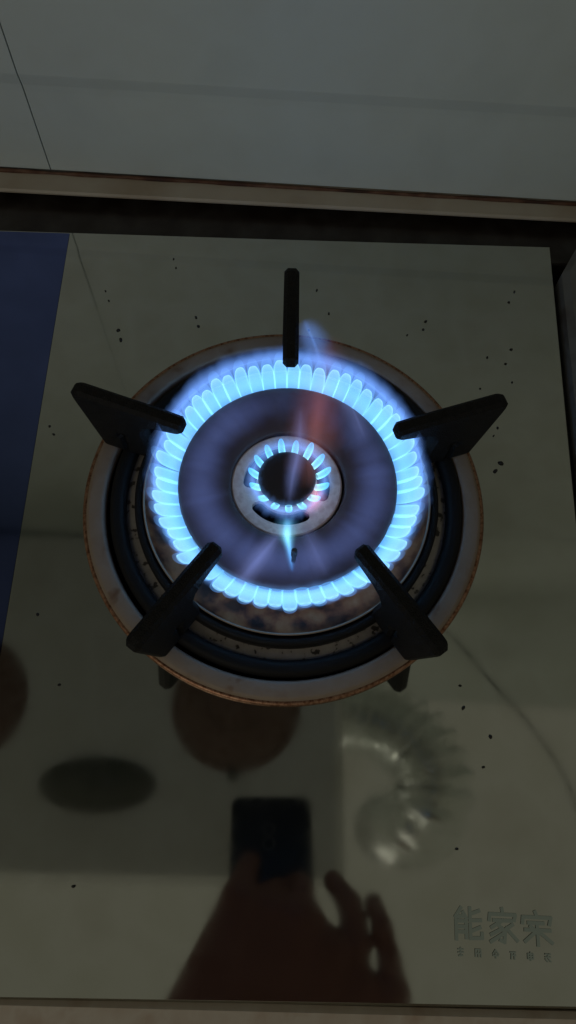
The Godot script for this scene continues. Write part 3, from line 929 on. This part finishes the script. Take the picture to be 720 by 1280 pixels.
func build_person() -> void:
	# phone whose lens is the camera
	var b := Basis(Vector3(0.99954752, 0.02389612, -0.01826848), Vector3(-0.02589113, 0.37437258, -0.92691683), Vector3(-0.0153105, 0.92697041, 0.37482188))
	var ph := thing("smartphone", "black smartphone held over the hob, mirrored in the glass", "phone")
	ph.transform = Transform3D(b, EYE)
	var o := PackedVector2Array()
	for c in [[0.0315, 0.0085, 0.0], [-0.0265, 0.0085, 90.0], [-0.0265, -0.133, 180.0], [0.0315, -0.133, 270.0]]:
		for i in 7:
			var a: float = deg_to_rad(c[2] + 15.0 * i)
			o.push_back(Vector2(c[0], c[1]) + Vector2(cos(a), sin(a)) * 0.009)
	var bodym := put("phone_body", plate(o, 0.008, 0.0015), M.phone, ph)
	bodym.position = Vector3(0, 0, 0.0075)
	for k in 2:
		var lm := put("lens_ring", lathe(oval(0.0052, 0.0, 0.0008, 0.0008, 8), 32, true), M.lens, ph)
		lm.rotation.x = PI / 2
		lm.position = Vector3(0.0, -0.014 - 0.013 * k, 0.0032)

	# the hand round its lower half: joints as (x, y, z, radius), meshed from a smooth field
	var bones := [
		[Vector3(-0.0307, 0.3350, 0.2988), Vector3(-0.0271, 0.3300, 0.1846), 0.0460, 0.0360, 0.020],
		[Vector3(-0.0268, 0.3280, 0.1893), Vector3(-0.0019, 0.3280, 0.0775), 0.0360, 0.0200, 0.020],
		[Vector3(0.0015, 0.3280, 0.1889), Vector3(0.0285, 0.3280, 0.0830), 0.0320, 0.0200, 0.020],
		[Vector3(0.0267, 0.3280, 0.1886), Vector3(0.0554, 0.3280, 0.1060), 0.0300, 0.0170, 0.020],
		[Vector3(0.0456, 0.3280, 0.1910), Vector3(0.0814, 0.3280, 0.1312), 0.0260, 0.0150, 0.020],
		[Vector3(-0.0647, 0.3260, 0.1735), Vector3(-0.0254, 0.3320, 0.0662), 0.0280, 0.0125, 0.015],
		[Vector3(-0.0254, 0.3320, 0.0662), Vector3(-0.0158, 0.3480, 0.0410), 0.0125, 0.0095, 0.006],
		[Vector3(-0.0018, 0.3280, 0.0805), Vector3(0.0032, 0.3350, 0.0648), 0.0110, 0.0099, 0.004],
		[Vector3(0.0032, 0.3350, 0.0648), Vector3(0.0080, 0.3430, 0.0617), 0.0099, 0.0089, 0.004],
		[Vector3(0.0080, 0.3430, 0.0617), Vector3(0.0115, 0.3500, 0.0598), 0.0088, 0.0079, 0.004],
		[Vector3(0.0285, 0.3280, 0.0830), Vector3(0.0306, 0.3350, 0.0607), 0.0110, 0.0099, 0.004],
		[Vector3(0.0306, 0.3350, 0.0607), Vector3(0.0295, 0.3430, 0.0564), 0.0099, 0.0089, 0.004],
		[Vector3(0.0295, 0.3430, 0.0564), Vector3(0.0255, 0.3500, 0.0557), 0.0088, 0.0079, 0.004],
		[Vector3(0.0716, 0.3280, 0.1314), Vector3(0.0763, 0.3300, 0.1002), 0.0128, 0.0115, 0.004],
		[Vector3(0.0763, 0.3300, 0.1002), Vector3(0.0705, 0.3360, 0.0700), 0.0115, 0.0104, 0.004],
		[Vector3(0.0705, 0.3360, 0.0700), Vector3(0.0577, 0.3460, 0.0543), 0.0102, 0.0092, 0.004],
		[Vector3(0.1067, 0.3280, 0.1392), Vector3(0.1033, 0.3300, 0.1114), 0.0108, 0.0097, 0.004],
		[Vector3(0.1033, 0.3300, 0.1114), Vector3(0.0983, 0.3320, 0.0883), 0.0097, 0.0087, 0.004],
		[Vector3(0.0983, 0.3320, 0.0883), Vector3(0.0918, 0.3350, 0.0689), 0.0086, 0.0078, 0.004],
		[Vector3(0.0646, 0.3280, 0.1830), Vector3(0.1055, 0.3280, 0.1365), 0.0220, 0.0115, 0.012],
	]
	var pr := thing("person", "hand of the person holding the phone, mirrored in the glass", "person")
	put("hand", blob(bones, 0.0045), M.skin, pr)


func blob(bones: Array, cell: float) -> ArrayMesh:
	var lo := Vector3.ONE * 1e9
	var hi := -lo
	for b in bones:
		var r := maxf(b[2], b[3]) + 2.0 * cell
		for q in 2:
			lo = lo.min(b[q] - Vector3.ONE * r)
			hi = hi.max(b[q] + Vector3.ONE * r)
	var nx := int((hi.x - lo.x) / cell) + 2
	var ny := int((hi.y - lo.y) / cell) + 2
	var nz := int((hi.z - lo.z) / cell) + 2
	var f := PackedFloat32Array()
	f.resize(nx * ny * nz)
	f.fill(0.02)
	for b in bones:
		var a: Vector3 = b[0]
		var d: Vector3 = b[1] - a
		var dd := d.length_squared()
		var ra: float = b[2]
		var rb: float = b[3]
		var sm: float = b[4]
		var reach := maxf(ra, rb) + 0.02
		var i0 := ((a.min(b[1]) - Vector3.ONE * reach - lo) / cell).max(Vector3.ZERO)
		var i1 := ((a.max(b[1]) + Vector3.ONE * reach - lo) / cell)
		for x in range(int(i0.x), mini(int(i1.x) + 1, nx)):
			for y in range(int(i0.y), mini(int(i1.y) + 1, ny)):
				for z in range(int(i0.z), mini(int(i1.z) + 1, nz)):
					var p := lo + Vector3(x, y, z) * cell
					var t := clampf((p - a).dot(d) / dd, 0.0, 1.0)
					var e := (p - a - d * t).length() - lerpf(ra, rb, t)
					var id := (x * ny + y) * nz + z
					var o := f[id]
					var hh := maxf(sm - absf(e - o), 0.0) / sm
					f[id] = minf(e, o) - hh * hh * sm * 0.25
	var s := Shape.new()
	var where := {}
	for x in nx - 1:
		for y in ny - 1:
			for z in nz - 1:
				var sum := Vector3.ZERO
				var cnt := 0
				var vals := []
				for k in 8:
					vals.push_back(f[((x + (k & 1)) * ny + y + ((k >> 1) & 1)) * nz + z + (k >> 2)])
				var inside := 0
				for v in vals:
					if v < 0.0:
						inside += 1
				if inside == 0 or inside == 8:
					continue
				for k in 8:
					for bit in [1, 2, 4]:
						if not (k & bit):
							var v0: float = vals[k]
							var v1: float = vals[k | bit]
							if (v0 < 0.0) != (v1 < 0.0):
								var t := v0 / (v0 - v1)
								var p0 := Vector3(k & 1, (k >> 1) & 1, k >> 2)
								var p1 := Vector3((k | bit) & 1, ((k | bit) >> 1) & 1, (k | bit) >> 2)
								sum += p0.lerp(p1, t)
								cnt += 1
				var g := Vector3(vals[1] + vals[3] + vals[5] + vals[7] - vals[0] - vals[2] - vals[4] - vals[6], vals[2] + vals[3] + vals[6] + vals[7] - vals[0] - vals[1] - vals[4] - vals[5], vals[4] + vals[5] + vals[6] + vals[7] - vals[0] - vals[1] - vals[2] - vals[3])
				where[(x * ny + y) * nz + z] = s.vert(lo + (Vector3(x, y, z) + sum / cnt) * cell, g)
	for x in range(1, nx - 1):
		for y in range(1, ny - 1):
			for z in range(1, nz - 1):
				var v0 := f[(x * ny + y) * nz + z]
				for ax in 3:
					var st: int = [ny * nz, nz, 1][ax]
					var v1 := f[(x * ny + y) * nz + z + st]
					if (v0 < 0.0) == (v1 < 0.0):
						continue
					var u: int = [nz, 1, ny * nz][ax]
					var w: int = [1, ny * nz, nz][ax]
					var id := (x * ny + y) * nz + z
					var q := [id, id - u, id - u - w, id - w]
					if where.has(q[0]) and where.has(q[1]) and where.has(q[2]) and where.has(q[3]):
						s.quad(where[q[0]], where[q[1]], where[q[2]], where[q[3]])
	return s.mesh()


func build_crumbs() -> void:
	# burnt specks: place on the glass, half width in mm, label
	var list := [
		[-0.0988, -0.2696, 1.47, "black burnt speck, upper of the pair left of the back arm, near the blue panel"],
		[-0.0966, -0.2627, 1.68, "black burnt speck, lower of the pair left of the back arm, near the blue panel"],
		[-0.0525, -0.2806, 1.26, "dark speck, upper of the pair midway between the blue panel and the back arm"],
		[-0.0506, -0.2742, 1.26, "dark speck, lower of the pair midway between the blue panel and the back arm"],
		[-0.1097, -0.2983, 0.84, "tiny dark speck high on the glass beside the blue panel"],
		[-0.1069, -0.2911, 0.84, "tiny brown speck just under another one beside the blue panel"],
		[-0.0695, -0.3247, 0.84, "tiny dark speck close to the back strip, left of the back arm"],
		[-0.0675, -0.3178, 0.84, "tiny dark speck second from the back strip, left of the back arm"],
		[-0.1311, -0.2027, 1.05, "round dark speck on the glass below the upper left arm"],
		[-0.1281, -0.1976, 1.05, "faint brown speck just right of the round one below the upper left arm"],
		[0.0216, -0.3038, 1.05, "small dark speck on the glass right of the back arm"],
		[0.0291, -0.2865, 1.05, "small brown speck farther right of the back arm"],
		[0.0168, -0.2737, 1.05, "small dark speck at the trim ring, right of the back arm"],
		[0.1269, -0.1870, 2.10, "large black crumb, upper of the pair below the upper right arm"],
		[0.1233, -0.1819, 1.89, "large black crumb, lower of the pair below the upper right arm"],
		[0.1271, -0.2097, 1.05, "small black speck right under the tip of the upper right arm"],
		[0.1243, -0.2044, 0.84, "tiny speck under the small one below the upper right arm"],
		[0.1402, -0.2640, 1.26, "dark speck above the tip of the upper right arm"],
		[0.1358, -0.2536, 1.05, "faint brown speck between two others above the upper right arm"],
		[0.1385, -0.2408, 0.84, "tiny black speck nearest the tip of the upper right arm"],
		[0.1250, -0.2578, 1.05, "small dark speck left of the group above the upper right arm"],
		[0.1189, -0.2358, 0.84, "tiny black speck on the upper edge side of the upper right arm"],
		[0.1463, -0.3072, 1.05, "dark speck near the back right corner of the glass"],
		[0.1420, -0.2991, 1.05, "faint green brown speck near the back right corner of the glass"],
		[0.0889, -0.2827, 1.26, "black speck above the burner's right shoulder, upper of two"],
		[0.0871, -0.2767, 1.05, "black speck above the burner's right shoulder, lower of two"],
		[0.0770, -0.2723, 0.84, "faint speck nearest the trim ring at the burner's right shoulder"],
		[0.0950, -0.0614, 1.05, "tiny black speck on the glass right of the lower right arm"],
		[0.0959, -0.0504, 1.47, "black streak shaped speck below the lower right arm"],
		[0.1084, -0.0368, 1.47, "black flat speck above the mirrored duct"],
		[0.1037, -0.0225, 1.05, "black speck right beside the mirrored duct"],
		[0.0883, 0.0140, 1.05, "black speck just below the mirrored duct"],
		[-0.0879, 0.0326, 1.26, "small dark speck on the front left of the glass"],
		[-0.1222, -0.0929, 1.26, "small dark speck by the lower end of the blue panel"],
		[-0.1063, -0.0574, 1.05, "small dark speck left of the burner's front rim"],
	]
	for e in list:
		var s := Shape.new()
		var n := 14
		var r: float = e[2] * 0.001
		var top := s.vert(Vector3(0, r * 0.45, 0), Vector3.UP)
		var turn := rng.randf() * TAU
		for ringk in [[0.6, 0.38], [1.0, 0.02]]:
			for i in n:
				var a := TAU * i / n
				var k: float = ringk[0] * r * 0.68 * (0.85 + 0.3 * rng.randf())
				var p := Vector3(cos(a) * k * 1.15, ringk[1] * r, sin(a) * k * 0.8).rotated(Vector3.UP, turn)
				s.vert(p + Vector3(0, 0.0001, 0), Vector3(p.x, r * 0.5, p.z))
		for i in n:
			var j := (i + 1) % n
			s.tri(top, 1 + i, 1 + j)
			s.quad(1 + i, 1 + j, 1 + n + j, 1 + n + i)
		var o := put("burnt_speck", s.mesh(), M.crumb)
		o.position = Vector3(e[0], 0.0003 if e[0] > -0.138 else 0.0005, e[1])
		tag(o, e[3], "speck", "burnt specks on the glass hob")
